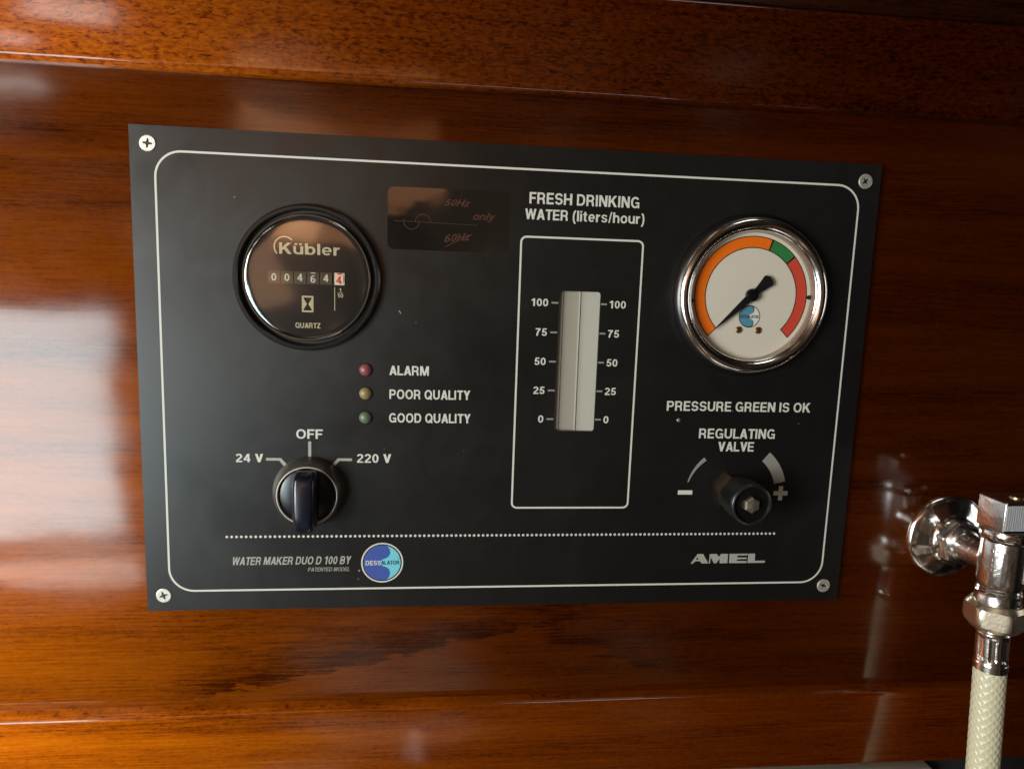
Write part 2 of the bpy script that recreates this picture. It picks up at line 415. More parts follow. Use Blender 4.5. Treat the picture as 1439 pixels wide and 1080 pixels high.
    if ch in 'u\u00fc': return .60, R(.42, 0, .60, .73) + B([(.085, .73)] + A_(.30, .30, .215, .22, 180, 360, 12), .175) + (R(.08, .83, .24, .98) + R(.36, .83, .52, .98) if ch != 'u' else [])
    if ch == 'o': return .63, o(.315, .365, .23, .295, .17)
    if ch == 'b': return .64, R(0, 0, .18, 1) + o(.335, .365, .215, .295, .17)
    if ch == 'z': return .52, R(.02, .59, .50, .73) + R(0, 0, .52, .14) + Q((0, .12), (.2, .12), (.50, .61), (.30, .61))
    if ch == 'y': return .58, Q((0, .73), (.19, .73), (.39, .04), (.22, .04)) + Q((.58, .73), (.40, .73), (.12, -.26), (.30, -.26)) + R(.04, -.26, .24, -.13)
    raise KeyError(ch)
_gc = {}
def glyph_mesh(ch):
    if ch not in _gc:
        w, polys = glyph(ch)
        V, F = [], []
        for p in polys:
            ar = sum(p[i - 1][0] * p[i][1] - p[i][0] * p[i - 1][1] for i in range(len(p)))
            if ar < 0: p = p[::-1]
            F.append(list(range(len(V), len(V) + len(p)))); V += [Vector(q) for q in p]
        vo, _, fo, _, _, of = delaunay_2d_cdt(V, [], F, 1, 1e-5)
        _gc[ch] = (w, [(v.x, v.y) for v in vo], [tuple(f) for f, s in zip(fo, of) if s])
    return _gc[ch]
def text_geo(s, x0, x1, base, cap, h, bold=None, shear=0., rot=0., gap=.10):
    pen = 0.; V, F = [], []
    for ch in s:
        if ch == ' ': pen += .30; continue
        w, P, T_ = glyph_mesh(ch); n0 = len(V)
        for t in T_:
            a, b, c = (Vector(P[i]) for i in t[:3])
            F.append(tuple(i + n0 for i in (t if (b - a).cross(c - a) > 0 else reversed(t))))
        V += [(p[0] + pen + shear * p[1], p[1]) for p in P]
        pen += w + (gap * .55 if ch in 'AVLTWY' else gap)
    a, b = min(p[0] for p in V), max(p[0] for p in V)
    sx = (x1 - x0) / (b - a)
    mx, my = (x0 + x1) / 2, base - cap / 2; cr, sr = math.cos(rot), math.sin(rot)
    out = []
    for p in V:
        X = x0 + (p[0] - a) * sx - mx; Y = base - p[1] * cap - my
        out.append(W(mx + X * cr - Y * sr, my + X * sr + Y * cr, h))
    return out, F
def text(parent, s, x0, x1, base, cap, h=.06, m=None, label=None, name='lettering', **k):
    v, f = text_geo(s, x0, x1, base, cap, h, **k)
    return mk(name, v, f, m or m_print, parent, label=label)

# ================================================================== THE SETTING
XL, XR = -420, 760
# back panel of varnished mahogany, 2 mm behind the face of the control panel
# (an opening is cut behind the flow tube so that the tube sits in real depth)
slot = [(163, 54), (185, 54), (185, 118), (163, 118)]
v, f = prism([[(XL, -240), (XR, -240), (XR, 400), (XL, 400)], slot[::-1]], -20, -2)
wall = mk('wall', v, f, m_wall, kind='structure'); wall['label'] = 'glossy varnished mahogany wall behind the black panel'

def board(name, y0, y1, h1, m, label, r_top, r_bot):
    prof = []
    if r_top:
        prof += [(y0, -2)] + [(y0 + r_top * (1 - math.sin(a)), h1 - r_top * (1 - math.cos(a))) for a in (PI / 2 * (1 - i / 8) for i in range(9))]
    else: prof += [(y0, -2), (y0, h1)]
    if r_bot:
        prof += [(y1 - r_bot * (1 - math.sin(a)), h1 - r_bot * (1 - math.cos(a))) for a in (PI / 2 * i / 8 for i in range(9))] + [(y1, -2)]
    else: prof += [(y1, h1), (y1, -2)]
    V, F = [], []
    xs = [XL + (XR - XL) * i / 40 for i in range(41)]; n_ = len(prof)
    for x in xs:
        w = .10 * math.sin(x * .031 + y0)
        V += [W(x, y + w, h) for y, h in prof]
    for i in range(40):
        for j in range(n_ - 1): F.append((i * n_ + j, (i + 1) * n_ + j, (i + 1) * n_ + j + 1, i * n_ + j + 1))
    F.append(tuple(range(n_))); F.append(tuple(40 * n_ + j for j in range(n_)))
    o = mk(name, V, F, m, smooth=35)
    return tag(o, label, 'wooden board')
board('upper_board', -57.2, -19.6, 4.6, m_top, 'glossy mahogany board with pebbly mottled grain running above the black panel', 1.5, 2.6)
board('lower_board', 240.3 - 5.0, 272.2, 4.6, m_low, 'bright orange brown mahogany board running along the bottom below the black panel', 2.4, 1.2)
board('ceiling_board', -190, -59.0, -.4, m_high, 'very dark wooden board at the top edge above the mottled board', .6, .6)

# things glimpsed under the lower board
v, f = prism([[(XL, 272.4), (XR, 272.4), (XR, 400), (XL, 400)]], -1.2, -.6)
o = mk('dark_sheet', v, f, m_void, kind='structure')  # flat black sheet painted as the dark void under the board
v, f = box(226, 354, 274.9, 300, -.2, 7, 1.5)
o = mk('worktop', v, f, m_worktop, smooth=30); tag(o, 'pale cream slab just showing under the lower wooden board at right', 'worktop')

# ================================================================== CONTROL PANEL
panel = thing('control_panel', (150, 192.08, 0), 'matt black rectangular control panel with white lettering screwed to the mahogany wall', 'control panel')
hole = rrect(165.4, 56.5, 182.7, 115.0, 1.2, 5)
outer = [(0, 0), (300, 0), (300, 192.08), (0, 192.08)]
v, f = prism([outer, hole[::-1]], -1.9, 0)
mk('faceplate', v, f, m_plate, panel)
def ring(parent, x0, y0, x1, y1, r, w, name, m=m_print, label=None):
    v, f = prism([rrect(x0, y0, x1, y1, r, 12), rrect(x0 + w, y0 + w, x1 - w, y1 - w, r - w, 12)[::-1]], .05)
    return mk(name, v, f, m, parent, label=label)
ring(panel, 8.6, 8.6, 291.6, 184.0, 10.2, .80, 'border_line', label='thin white rounded line framing the whole panel')
ring(panel, 148.5, 34.9, 199.7, 148.8, 2.6, .78, 'border_line', label='thin white rounded line framing the flow scale')

# screws: one mesh shared by four parts, each with its cross recess as a sub-part
def cross(n=4, ro=1.75, ri=.62, a0=0.):
    P = []
    for i in range(8):
        a = a0 + i * PI / 4; r = ro if i % 2 == 0 else ri * 1.15
        if i % 2 == 0: P += [(r * math.cos(a - .16), r * math.sin(a - .16)), (r * math.cos(a + .16), r * math.sin(a + .16))]
        else: P.append((r * math.cos(a), r * math.sin(a)))
    return P
def screw_mesh():
    cr = cross(); out = circ(0, 0, 2.75, 40)
    V, F = prism([out, cr[::-1]], .42)
    v2, f2 = lathe([(2.75, .42), (2.98, .30), (3.05, .0)], (0, 0, 0), 40)
    n = len(cr); v3 = [W(a, b, .42) for a, b in cr] + [W(a * .72, b * .72, -.9) for a, b in cr]
    f3 = [(i, (i + 1) % n, n + (i + 1) % n, n + i) for i in range(n)]
    return merge((V, F), (v2, f2), (v3, f3))
base = W(0, 0, 0)
sv, sf = screw_mesh()
me_s = bpy.data.meshes.new('screw'); me_s.from_pydata([p - base for p in sv], [], sf); me_s.materials.append(m_screw); me_s.update()
cr = cross(); me_r = bpy.data.meshes.new('screw_recess')
me_r.from_pydata([W(a * .95, b * .95, -.35) - base for a, b in cr], [], [tuple(range(len(cr)))]); me_r.materials.append(m_hole); me_r.update()
for i, (x, y, a) in enumerate(((6.7, 6.6, .12), (293.2, 7.0, .9), (292.8, 185.3, .35), (6.6, 185.4, -.35))):
    o = bpy.data.objects.new('screw', me_s); COL.objects.link(o); o.parent = panel
    o.location = W(x, y, 0) - panel.location; o.rotation_euler = (0, a, 0)
    q = bpy.data.objects.new('screw_recess', me_r); COL.objects.link(q); q.parent = o

# printed words
T = lambda *a, **k: text(panel, *a, **k)
T('ALARM', 97.0, 112.9, 92.5, 3.85, label='white word ALARM')
T('POOR QUALITY', 97.1, 130.0, 102.3, 3.9, label='white words POOR QUALITY')
T('GOOD QUALITY', 97.1, 130.4, 112.1, 3.9, label='white words GOOD QUALITY')
T('OFF', 60.0, 70.5, 119.2, 3.9, label='white word OFF')
T('24 V', 36.2, 46.9, 129.1, 3.5, label='white lettering 24 V')
T('220 V', 84.2, 98.1, 129.1, 3.7, label='white lettering 220 V')
T('FRESH DRINKING', 151.6, 196.7, 22.2, 4.45, label='white words FRESH DRINKING')
T('WATER (liters/hour)', 150.1, 199.2, 28.4, 4.15, label='white words WATER (liters/hour)')
T('PRESSURE GREEN IS OK', 213.9, 278.5, 105.6, 4.2, label='white words PRESSURE GREEN IS OK')
T('REGULATING', 229.0, 263.3, 117.5, 4.3, label='white word REGULATING')
T('VALVE', 238.0, 254.2, 123.2, 4.2, label='white word VALVE')
T('WATER MAKER DUO D 100 BY', 34.2, 82.2, 172.7, 3.45, shear=.22, m=m_grey, bold=.012, label='grey slanted words WATER MAKER DUO D 100 BY')
T('PATENTED MODEL', 64.2, 81.4, 175.8, 1.75, shear=.22, m=m_dim, bold=.012, label='tiny grey slanted words PATENTED MODEL')
v, f = merge(
    prism([[(229.48, 174.15), (232.38, 169.75), (234.94, 169.75), (237.67, 174.15), (234.59, 174.15), (233.59, 173.1), (231.55, 173.1), (230.6, 174.15)], [(231.75, 172.35), (232.5, 171.2), (232.95, 172.35)][::-1]], .06),
    prism([[(237.84, 174.15), (238.02, 169.8), (241.26, 169.8), (242.33, 171.25), (243.14, 169.8), (246.45, 169.8), (246.45, 174.15), (242.81, 174.15), (242.74, 172.05), (241.26, 174.15), (240.24, 174.15), (238.57, 171.32), (238.45, 174.15)]], .06),
    prism([[(247.16, 169.8), (255.54, 169.8), (255.54, 170.6), (250.8, 170.65), (250.8, 171.5), (255.3, 171.6), (255.3, 172.3), (250.8, 172.4), (250.8, 173.1), (255.3, 173.2), (255.3, 174.15), (247.17, 174.15)]], .06),
    prism([[(255.85, 169.8), (259.0, 169.8), (259.15, 173.15), (263.95, 173.15), (263.85, 174.15), (255.75, 174.15)]], .06))
mk('lettering', v, f, m_grey, panel, label='broad grey letters AMEL')
# ticks of the flow scale and its figures
for k_, s_ in enumerate(('100', '75', '50', '25', '0')):
    y = 61.4 + 12.12 * k_
    for xa, xb in ((162.3, 165.15), (182.95, 185.5)):
        v, f = prism([[(xa, y - .36), (xb, y - .36), (xb, y + .36), (xa, y + .36)]], .05)
        mk('tick', v, f, m_dim, panel)
    wd_ = {3: 6.9, 2: 4.7, 1: 2.2}[len(s_)]
    T(s_, 160.9 - wd_, 160.9, y + 1.55, 3.1)
    T(s_, 186.6, 186.6 + wd_, y + 1.55, 3.1)
# marks round the selector
for pts in ([(48.0, 127.3), (53.9, 127.3), (56.9, 130.8), (55.7, 131.6), (53.2, 128.4), (48.0, 128.4)],
            [(64.7, 120.3), (65.9, 120.3), (65.9, 128.6), (64.7, 128.6)],
            [(82.2, 127.3), (76.5, 127.3), (73.6, 130.6), (74.7, 131.4), (77.1, 128.4), (82.2, 128.4)]):
    v, f = prism([pts], .05); mk('mark', v, f, m_grey, panel)
# minus, plus and the two arcs round the valve
v, f = prism([[(221.4, 140.7), (227.9, 140.7), (227.9, 142.6), (221.4, 142.6)]], .05); mk('mark', v, f, m_print, panel, label='white minus sign')
a, b = .98, 3.25; cx_, cy_ = 268.3, 142.0
v, f = prism([[(cx_ - a, cy_ - b), (cx_ + a, cy_ - b), (cx_ + a, cy_ - a), (cx_ + b, cy_ - a), (cx_ + b, cy_ + a), (cx_ + a, cy_ + a), (cx_ + a, cy_ + b), (cx_ - a, cy_ + b), (cx_ - a, cy_ + a), (cx_ - b, cy_ + a), (cx_ - b, cy_ - a), (cx_ - a, cy_ - a)]], .05)
mk('mark', v, f, m_print, panel, label='white plus sign')
A = [math.radians(-76 + (35) * i / 24) for i in range(25)]
outl = [(246.3 + 21.6 * math.sin(t), 142.3 - 21.6 * math.cos(t)) for t in A]
inl = [(246.3 + (21.1 - 1.3 * i / 24) * math.sin(t), 142.3 - (21.1 - 1.3 * i / 24) * math.cos(t)) for i, t in enumerate(A)]
v, f = prism([outl + inl[::-1]], .05); mk('mark', v, f, m_dim, panel, label='thin grey arc left of the regulating knob')
v, f = prism([arcband(246.3, 142.3, 19.2, 24.3, 39.5, 76.5, 24)], .05); mk('mark', v, f, m_dim, panel, label='thick grey arc right of the regulating knob')
# dotted line
parts = []
nd = 124
for i in range(nd):
    x = 32.0 + (267.0 - 32.0) * i / (nd - 1)
    parts.append(prism([circ(x, 160.55, .56, 10)], .05))
v, f = merge(*parts); mk('dotted_line', v, f, m_print, panel, kind='stuff')
# round blue emblem
ex, ey = 94.85, 172.3
em = mk('emblem', *prism([circ(ex, ey, 8.75, 72)], .05), m_print, panel, label='round blue emblem with a white rim')
mk('emblem_ring', *prism([circ(ex, ey, 8.15, 72)], .08), m_ink, em)
mk('emblem_field', *prism([circ(ex, ey, 7.65, 72)], .11), m_sky, em)
def lobes(ex, ey, R, g=0.):
    """two rounded lobes joined at the left, inside a circle of radius R"""
    P = []
    for i in range(33):                                  # left rim, from top to bottom
        a = math.radians(-75 - 210 * i / 32); P.append((ex + R * math.cos(a), ey + R * math.sin(a)))
    P = [(ex + R * math.cos(math.radians(a)), ey + R * math.sin(math.radians(a))) for a in [-76 - 208 * i / 32 for i in range(33)]]
    Q = []
    def bz(p0, p1, p2, p3, n=12):
        return [tuple((1 - t) ** 3 * p0[j] + 3 * (1 - t) ** 2 * t * p1[j] + 3 * (1 - t) * t * t * p2[j] + t ** 3 * p3[j] for j in (0, 1)) for t in (i / n for i in range(1, n + 1))]
    s = R / 7.65
    e0 = P[-1]; e1 = P[0]
    Q += bz(e0, (ex + 3.7 * s, ey + 6.2 * s), (ex + 4.1 * s, ey + 2.4 * s), (ex + .9 * s, ey + 1.7 * s))
    Q += bz((ex + .9 * s, ey + 1.7 * s), (ex - 1.3 * s, ey + 1.2 * s), (ex - 1.3 * s, ey - 1.3 * s), (ex + .9 * s, ey - 1.8 * s))
    Q += bz((ex + .9 * s, ey - 1.8 * s), (ex + 4.1 * s, ey - 2.6 * s), (ex + 3.7 * s, ey - 6.2 * s), e1)[:-1]
    return P + Q
mk('emblem_wave', *prism([lobes(ex, ey, 7.62)], .14), m_blue, em)
text(em, 'DESS', 88.0, 94.3, 173.3, 2.0, .18, bold=.03, m=m_print)
text(em, 'ALATOR', 94.4, 102.0, 173.1, 1.75, .18, bold=.01, m=mat('dark_teal_ink', (.02, .06, .08), .5))
text(em, 'R', 101.3, 102.0, 170.9, .8, .18, bold=.01, m=m_dim)
# dark film sticker with faded handwriting
st = mk('sticker', *prism([rrect(95.7, 18.1, 143.5, 42.2, 2.4, 6)], .10), m_film, panel, label='glossy black film sticker with faded brown handwriting')
text(st, '50Hz', 117.8, 128.2, 24.6, 2.6, .13, m=m_filmink, bold=.0, shear=.35, name='lettering')
text(st, 'only', 129.2, 138.2, 29.6, 2.9, .13, m=m_filmink, bold=.0, shear=.35)
text(st, '60Hz', 118.0, 128.7, 38.2, 2.9, .13, m=m_filmink, bold=.0, shear=.35, rot=-.12)
mk('mark', *prism([[(118.5, 40.3), (129.0, 35.2), (129.1, 35.45), (118.6, 40.6)]], .135), m_filmink, st)
mk('mark', *prism([[(98, 31.0), (131, 31.6), (131, 31.75), (98, 31.2)]], .13), m_filmink, st)
mk('mark', *prism([arcband(105, 31.2, 2.9, 3.15, 80, 290, 20)], .13), m_filmink, st)
mk('mark', *prism([arcband(109.5, 31.3, 2.9, 3.15, -90, 90, 20)], .13), m_filmink, st)
# a few scratches and flecks of dust on the black paint
for pts in ([(100.2, 66.2), (100.9, 66.5), (101.5, 67.6), (101.25, 67.7), (100.6, 66.8)],
            [(107.2, 70.9), (107.5, 70.9), (107.5, 71.2), (107.2, 71.2)],
            [(84.9, 175.4), (85.6, 175.3), (85.7, 176.0), (85.0, 176.1)],
            [(276.5, 46.0), (276.75, 46.0), (277.3, 47.3), (277.1, 47.35)]):
    mk('scratch', *prism([pts], .04), m_dim, panel)
# small bright speck hole in the panel
mk('pinhole', *lathe([(0.001, .35), (.5, .3), (.8, .05), (.85, 0)], (219.5, 109.7, 0), 16), mat('grey_bead', (.25, .27, .32), .3, .4), panel, smooth=True)

# three indicator lights
for y, c, lb in ((90.6, (.23, .055, .055), 'red indicator light beside ALARM'), (100.25, (.25, .18, .075), 'amber indicator light beside POOR QUALITY'), (110.2, (.11, .145, .085), 'green indicator light beside GOOD QUALITY')):
    ml = mat('lens_' + lb.split()[0], c, .5, coat=.3, coat_rough=.22)
    q = mk('indicator_light', *lathe([(2.55, 0), (2.5, .35), (2.2, .8), (1.6, 1.3), (.9, 1.62), (.001, 1.72)], (87.6, y, 0), 32), ml, panel, smooth=True, label=lb)
    mk('light_rim', *lathe([(2.85, .02), (2.8, .22), (2.5, .25), (2.45, .0)], (87.6, y, 0), 32), m_black, q, smooth=True)

# flow tube behind the slot
m_acr = mat('milky_acrylic', (.44, .43, .37), .5, coat=.15, coat_rough=.35, bump=(60, .3, .0006))
m_acrd = mat('shaded_acrylic', (.31, .285, .235), .5, coat=.15, coat_rough=.35, bump=(60, .3, .0006))  # same acrylic, darkened to paint in the shade on the left half
def strip(xs_h, y0, y1, n=1):
    V, F = [], []
    for x, h in xs_h: V += [W(x, y0, h), W(x + .25, y1, h)]
    for i in range(len(xs_h) - 1): F.append((2 * i, 2 * i + 1, 2 * i + 3, 2 * i + 2))
    return V, F
V_, F_ = strip([(163.5, -1.3), (167.3, -1.5), (167.5, -1.9), (169, -2.0), (172, -1.95), (174.0, -1.7), (174.4, -1.2), (174.6, -1.2)], 55, 117)
mk('tube_block', V_, F_, m_acrd, panel, smooth=30, label='left half of the clear flow tube with shade painted into its colour')
V_, F_ = strip([(174.85, -1.2), (175.2, -1.3), (177, -1.25), (180, -1.1), (182.4, -.9), (184.6, -.8)], 55, 117)
mk('tube_block', V_, F_, m_acr, panel, smooth=30, label='pale milky right half of the clear flow tube')
mk('tube_seam', *prism([[(163, 55), (185, 55), (185, 117), (163, 117)]], -6, -5.5), m_hole, panel)

# ================================================================== HOUR METER
HX, HY = 65.0, 54.7
hm = thing('hour_meter', (HX, HY + 28, 0), 'round black hour meter with digit counter under domed glass, upper left of the panel', 'hour meter')
m_hbez = mat('bezel_black', (.011, .011, .012), .27, bump=(500, .15, .0002))
mk('bezel', *lathe([(28.5, 0), (28.5, 1.2), (28.2, 2.3), (27.5, 2.9), (26.7, 2.9), (26.2, 2.4), (25.9, 1.2), (25.8, .3)], (HX, HY, 0), 96), m_hbez, hm, smooth=30)
mk('groove', *lathe([(26.0, .35), (24.9, .35), (24.6, 1.4), (24.3, 2.2)], (HX, HY, 0), 96), m_hole, hm, smooth=30)
mk('dial', *prism([circ(HX, HY, 24.35, 96)], .30), m_dialblack, hm)
mk('glass_rim', *lathe([(24.55, 1.5), (24.4, 2.4), (24.0, 2.7), (23.8, 2.5)], (HX, HY, 0), 96), mat('edge_glass', (.20, .17, .13), .12, .6), hm, smooth=30)
dome = [(24.2, 1.9), (24.0, 2.35), (23.7, 2.68), (23.2, 2.86), (22, 3.0), (19, 3.16), (15, 3.3), (9, 3.43), (3, 3.5), (.001, 3.51)]
mk('glass', *lathe(dome, (HX, HY, 0), 96), m_glassd, hm, smooth=60)
text(hm, 'Kübler', 54.2, 77.3, 45.6, 4.3, .36, m=m_gold, bold=.055)
mk('logo_arc', *prism([arcband(56.2, 42.9, 3.65, 4.15, -133, 48, 32)], .36), m_gold, hm)
cnt = mk('counter_window', *prism([[(50.2, 52.2), (79.4, 52.2), (79.4, 57.1), (50.2, 57.1)]], .34), m_hole, hm)
for i, d in enumerate('004644'):
    x = 52.15 + 4.97 * i; last = i == 5
    mm = m_drumw if last else m_drum
    w_ = 1.75 if last else 2.3
    V_, F_ = [], []
    for j in range(7):
        t = -1 + 2 * j / 6; V_ += [W(x - w_, 54.65 + 2.4 * t, .38 + .5 * (1 - t * t)), W(x + w_, 54.65 + 2.4 * t, .38 + .5 * (1 - t * t))]
        if j: F_.append((2 * j - 2, 2 * j - 1, 2 * j + 1, 2 * j))
    dw = mk('digit_wheel', V_, F_, mm, hm, smooth=True, label='cream last digit wheel with a red 4' if last else None)
    dy = (.0, .0, -.1, .35, -.1, .45)[i]
    text(dw, d, x - .95, x + .95, 56.05 + dy, 2.9, .94, m=m_redd if last else m_digit, bold=.012, name='lettering')
mk('mark', *prism([[(66.2, 52.45), (68.0, 52.45), (68.0, 52.8), (66.2, 52.8)]], .93), m_digit, hm)
mk('mark', *prism([[(76.0, 52.35), (78.2, 52.35), (77.5, 52.95), (76.7, 52.95)]], .93), m_redd, hm)
mk('mark', *prism([[(78.8, 52.3), (79.2, 52.3), (79.2, 57.0), (78.8, 57.0)]], .6), m_gold, hm)
mk('mark', *prism([[(75.2, 57.9), (75.5, 57.9), (75.5, 67.1), (75.2, 67.1)]], .36), m_gold, hm)
text(hm, '1', 77.1, 77.8, 59.6, 1.35, .36, m=m_gold, bold=.0)
mk('mark', *prism([[(76.5, 59.9), (78.5, 59.9), (78.5, 60.05), (76.5, 60.05)]], .36), m_gold, hm)
text(hm, '10', 76.4, 78.6, 61.9, 1.5, .36, m=m_gold, bold=.0)
mk('hourglass_frame', *prism([rrect(62.65, 61.6, 67.1, 68.0, .2, 3), rrect(63.25, 62.25, 66.5, 67.35, .15, 3)[::-1]], .36), m_gold, hm)
mk('hourglass', *prism([[(63.25, 62.5), (64.6, 64.8), (63.25, 67.0), (63.25, 64.8)]], .37), m_gold, hm)
mk('hourglass', *prism([[(66.5, 62.5), (66.5, 67.0), (65.15, 64.8)]], .37), m_gold, hm)
text(hm, 'QUARTZ', 60.1, 69.8, 74.3, 2.1, .36, m=m_gold, bold=.008)

# ================================================================== PRESSURE GAUGE
GX, GY = 247.0, 56.1
pg = thing('pressure_gauge', (GX, GY + 32, 0), 'round chrome rimmed pressure gauge with orange, green and red arc, upper right of the panel', 'pressure gauge')
mk('flange', *lathe([(34.2, 0), (34.1, .4), (33.0, .5), (32.0, .5)], (GX, GY, 0), 128), m_black, pg, smooth=30)  # black flange ring, also stands in for the shadow round the bezel
bez = [(32.4, 0), (32.6, 1.2), (32.55, 3.0), (32.0, 4.3), (31.0, 5.2), (29.9, 5.5), (28.9, 5.3), (28.1, 4.7), (27.6, 4.2), (27.2, 4.1), (26.9, 3.6)]
mk('bezel', *lathe(bez, (GX, GY, 0), 128), m_chrome, pg, smooth=50)
mk('inner_ring', *lathe([(27.0, 3.7), (26.7, 2.4), (26.4, 1.0), (26.2, .4)], (GX, GY, 0), 128), mat('inner_ring_metal', (.42, .36, .29), .25, .7), pg, smooth=50)
dial = mk('dial', *prism([circ(GX, GY, 26.6, 96)], .5), m_cream, pg)
bx, by = GX, GY - .15
for a0, a1, m_, lb in ((-135, 18.6, m_orange, 'orange low pressure arc'), (18.6, 46.8, m_green, 'green normal pressure arc'), (46.8, 134.5, m_red, 'red high pressure arc')):
    pc = mk('colour_arc', *prism([arcband(bx, by, 19.75, 24.75, a0, a1, 48)], .56), m_ink, pg)
    tag(pc, lb)
    mk('arc_fill', *prism([arcband(bx, by, 20.12, 24.38, a0 + .9, a1 - .9, 48)], .60), m_, pc)
gx, gy, gr = GX + .1, GY + 8.55, 4.7
ge = mk('emblem', *prism([circ(gx, gy, gr, 48)], .56), m_ink, pg)
mk('emblem_field', *prism([circ(gx, gy, gr - .32, 48)], .59), mat('white_print', (.72, .71, .66), .5), ge)
mk('emblem_wave_edge', *prism([lobes(gx, gy, gr - .1)], .61), m_ink, ge)
mk('emblem_wave', *prism([lobes(gx - .12, gy, gr - .42)], .63), m_teal, ge)
text(ge, 'DESSALATOR', gx - 4.0, gx + 4.0, gy + .7, 1.3, .66, m=m_ink, bold=.02)
for dx in (-4.2, 4.4):
    q = mk('dial_screw', *lathe([(1.5, .5), (1.45, .9), (1.1, 1.15), (.6, 1.25), (.001, 1.28)], (GX + dx, GY + 14.3, 0), 24), mat('brass_rivet', (.36, .22, .09), .3, .9), pg, smooth=True)
# needle
na = math.radians(-133.6); dxn, dyn = math.sin(na), -math.cos(na); px_, py_ = -dyn, dxn
def nd_(u, w): return (GX + dxn * u + px_ * w, GY - .4 + dyn * u + py_ * w)
tail = [nd_(-3.0, 1.4), nd_(-6.2, 2.0), nd_(-9.0, 2.7)] + [nd_(-9.0 - 1.5 * math.sin(t), 2.7 * math.cos(t)) for t in (PI * i / 10 for i in range(1, 10))] + [nd_(-9.0, -2.7), nd_(-6.2, -2.0), nd_(-3.0, -1.4)]
nl = [nd_(21.4, -.12), nd_(21.4, .12), nd_(2.0, 1.65)] + tail + [nd_(2.0, -1.65)]
ne = mk('needle', *prism([nl], 1.9, 2.25), m_ink, pg)
mk('hub', *lathe([(2.7, 1.0), (2.75, 2.4), (2.4, 2.9), (1.2, 3.1), (.001, 3.15)], (GX, GY - .4, 0), 32), m_black, ne, smooth=30)
mk('stop_pin', *lathe([(.9, .5), (.9, 1.2), (.001, 1.25)], (GX + 25.6, GY - .2, 0), 16), m_hole, pg, smooth=30)
mk('stop_pin', *lathe([(.8, .5), (.8, 1.2), (.001, 1.25)], (GX - 25.6, GY + 2.6, 0), 16), m_hole, pg, smooth=30)
mk('glass', *lathe([(26.9, 3.9), (20, 4.15), (10, 4.3), (.001, 4.35)], (GX, GY, 0), 96), m_glass, pg, smooth=60)

# ================================================================== SELECTOR SWITCH
SX, SY = 65.1, 141.3
sw = thing('selector_switch', (SX, SY + 14, 0), 'black rotary selector switch with a raised grip bar, pointing at OFF', 'rotary switch')
m_col = mat('satin_grey_collar', (.105, .098, .083), .30, .55, bump=(900, .1, .0002))
mk('collar', *lathe([(14.7, 0), (14.6, .8), (14.2, 2.6), (13.5, 4.6), (12.7, 6.1), (12.1, 6.75)], (SX, SY, 0), 96), m_col, sw, smooth=40)
mk('collar_lip', *lathe([(12.1, 6.75), (11.85, 6.95), (11.6, 6.85), (11.5, 6.3), (11.45, 4.8)], (SX, SY, 0), 96), mat('highlight_lip', (.80, .75, .64), .38, .45), sw, smooth=50)  # pale lip colour carries the bright highlight along the ring edge
kn = mk('knob_disc', *lathe([(11.3, 4.7), (11.0, 5.6), (9.5, 6.1), (5, 6.5), (.001, 6.6)], (SX, SY, 0), 64), m_gloss, sw, smooth=40)
# grip bar: sections along its length, domed crest, rounded foot end
V_, F_ = [], []
secs = [(-10.9, 2.3, 9.5), (-10.4, 3.0, 13.6), (-9.2, 3.35, 15.8), (-6, 3.5, 16.8), (0, 3.5, 17.4), (5, 3.4, 17.8), (9.2, 3.2, 17.6), (11.8, 2.9, 16.6), (12.9, 2.5, 14.8), (13.2, 1.9, 11.5)]
prof_n = 9
for sy_, hw, ht in secs:
    for j in range(prof_n):
        t = PI * j / (prof_n - 1)
        ex_ = abs(math.cos(t)) ** .35 * (1 if math.cos(t) >= 0 else -1)
        flare = 1.24 + .14 * (1 - math.sin(t))
        V_.append(W(SX - hw * ex_ * flare, SY + sy_, 5.6 + (ht - 5.6) * (math.sin(t) ** .30 if 0 < j < prof_n - 1 else 0)))
for i in range(len(secs) - 1):
    for j in range(prof_n - 1): F_.append((i * prof_n + j, i * prof_n + j + 1, (i + 1) * prof_n + j + 1, (i + 1) * prof_n + j))
F_.append(tuple(range(prof_n))); F_.append(tuple((len(secs) - 1) * prof_n + j for j in range(prof_n)))
gb = mk('grip_bar', V_, F_, m_gloss, sw, smooth=55)
bv = gb.modifiers.new('round', 'BEVEL'); bv.width = .0005; bv.segments = 3; bv.limit_method = 'ANGLE'; bv.angle_limit = .6

# ================================================================== REGULATING VALVE KNOB
VX, VY = 246.3, 141.1
kb = thing('regulating_knob', (VX, VY + 8, 0), 'small black knurled regulating knob with a metal hex screw in its centre', 'knob')
hexa = circ(VX, VY, 7.9, 6, .15)
mk('hex_nut', *prism([hexa], .0, 4.4), m_brass, kb)
mk('spindle', *lathe([(4.2, 5), (4.2, 9)], (VX, VY, 0), 24), m_brass, kb, smooth=30)
def knurl(a, t): return 1 + .018 * (abs(((a * 60 / (2 * PI)) % 1) - .5) * 4 - 1)
mk('knurled_barrel', *lathe([(6, 7.9), (8.2, 8.1), (8.7, 8.7), (8.7, 17.8)], (VX, VY, 0), 240, rad=lambda a, t: knurl(a, t) if t > 7.5 else 1), mat('knurled_black', (.003, .003, .003), .5), kb, smooth=15)
mk('front_rim', *lathe([(8.6, 17.8), (8.9, 18.3), (8.8, 19.3), (8.3, 19.8), (7.75, 20.0), (7.6, 19.8), (7.5, 19.2), (7.45, 18.7)], (VX, VY, 0), 96), mat('worn_black_metal', (.035, .036, .04), .26, .6), kb, smooth=50)
mk('front_face', *lathe([(7.5, 18.8), (4, 18.7), (.001, 18.7)], (VX, VY, 0), 64), m_black, kb, smooth=30)
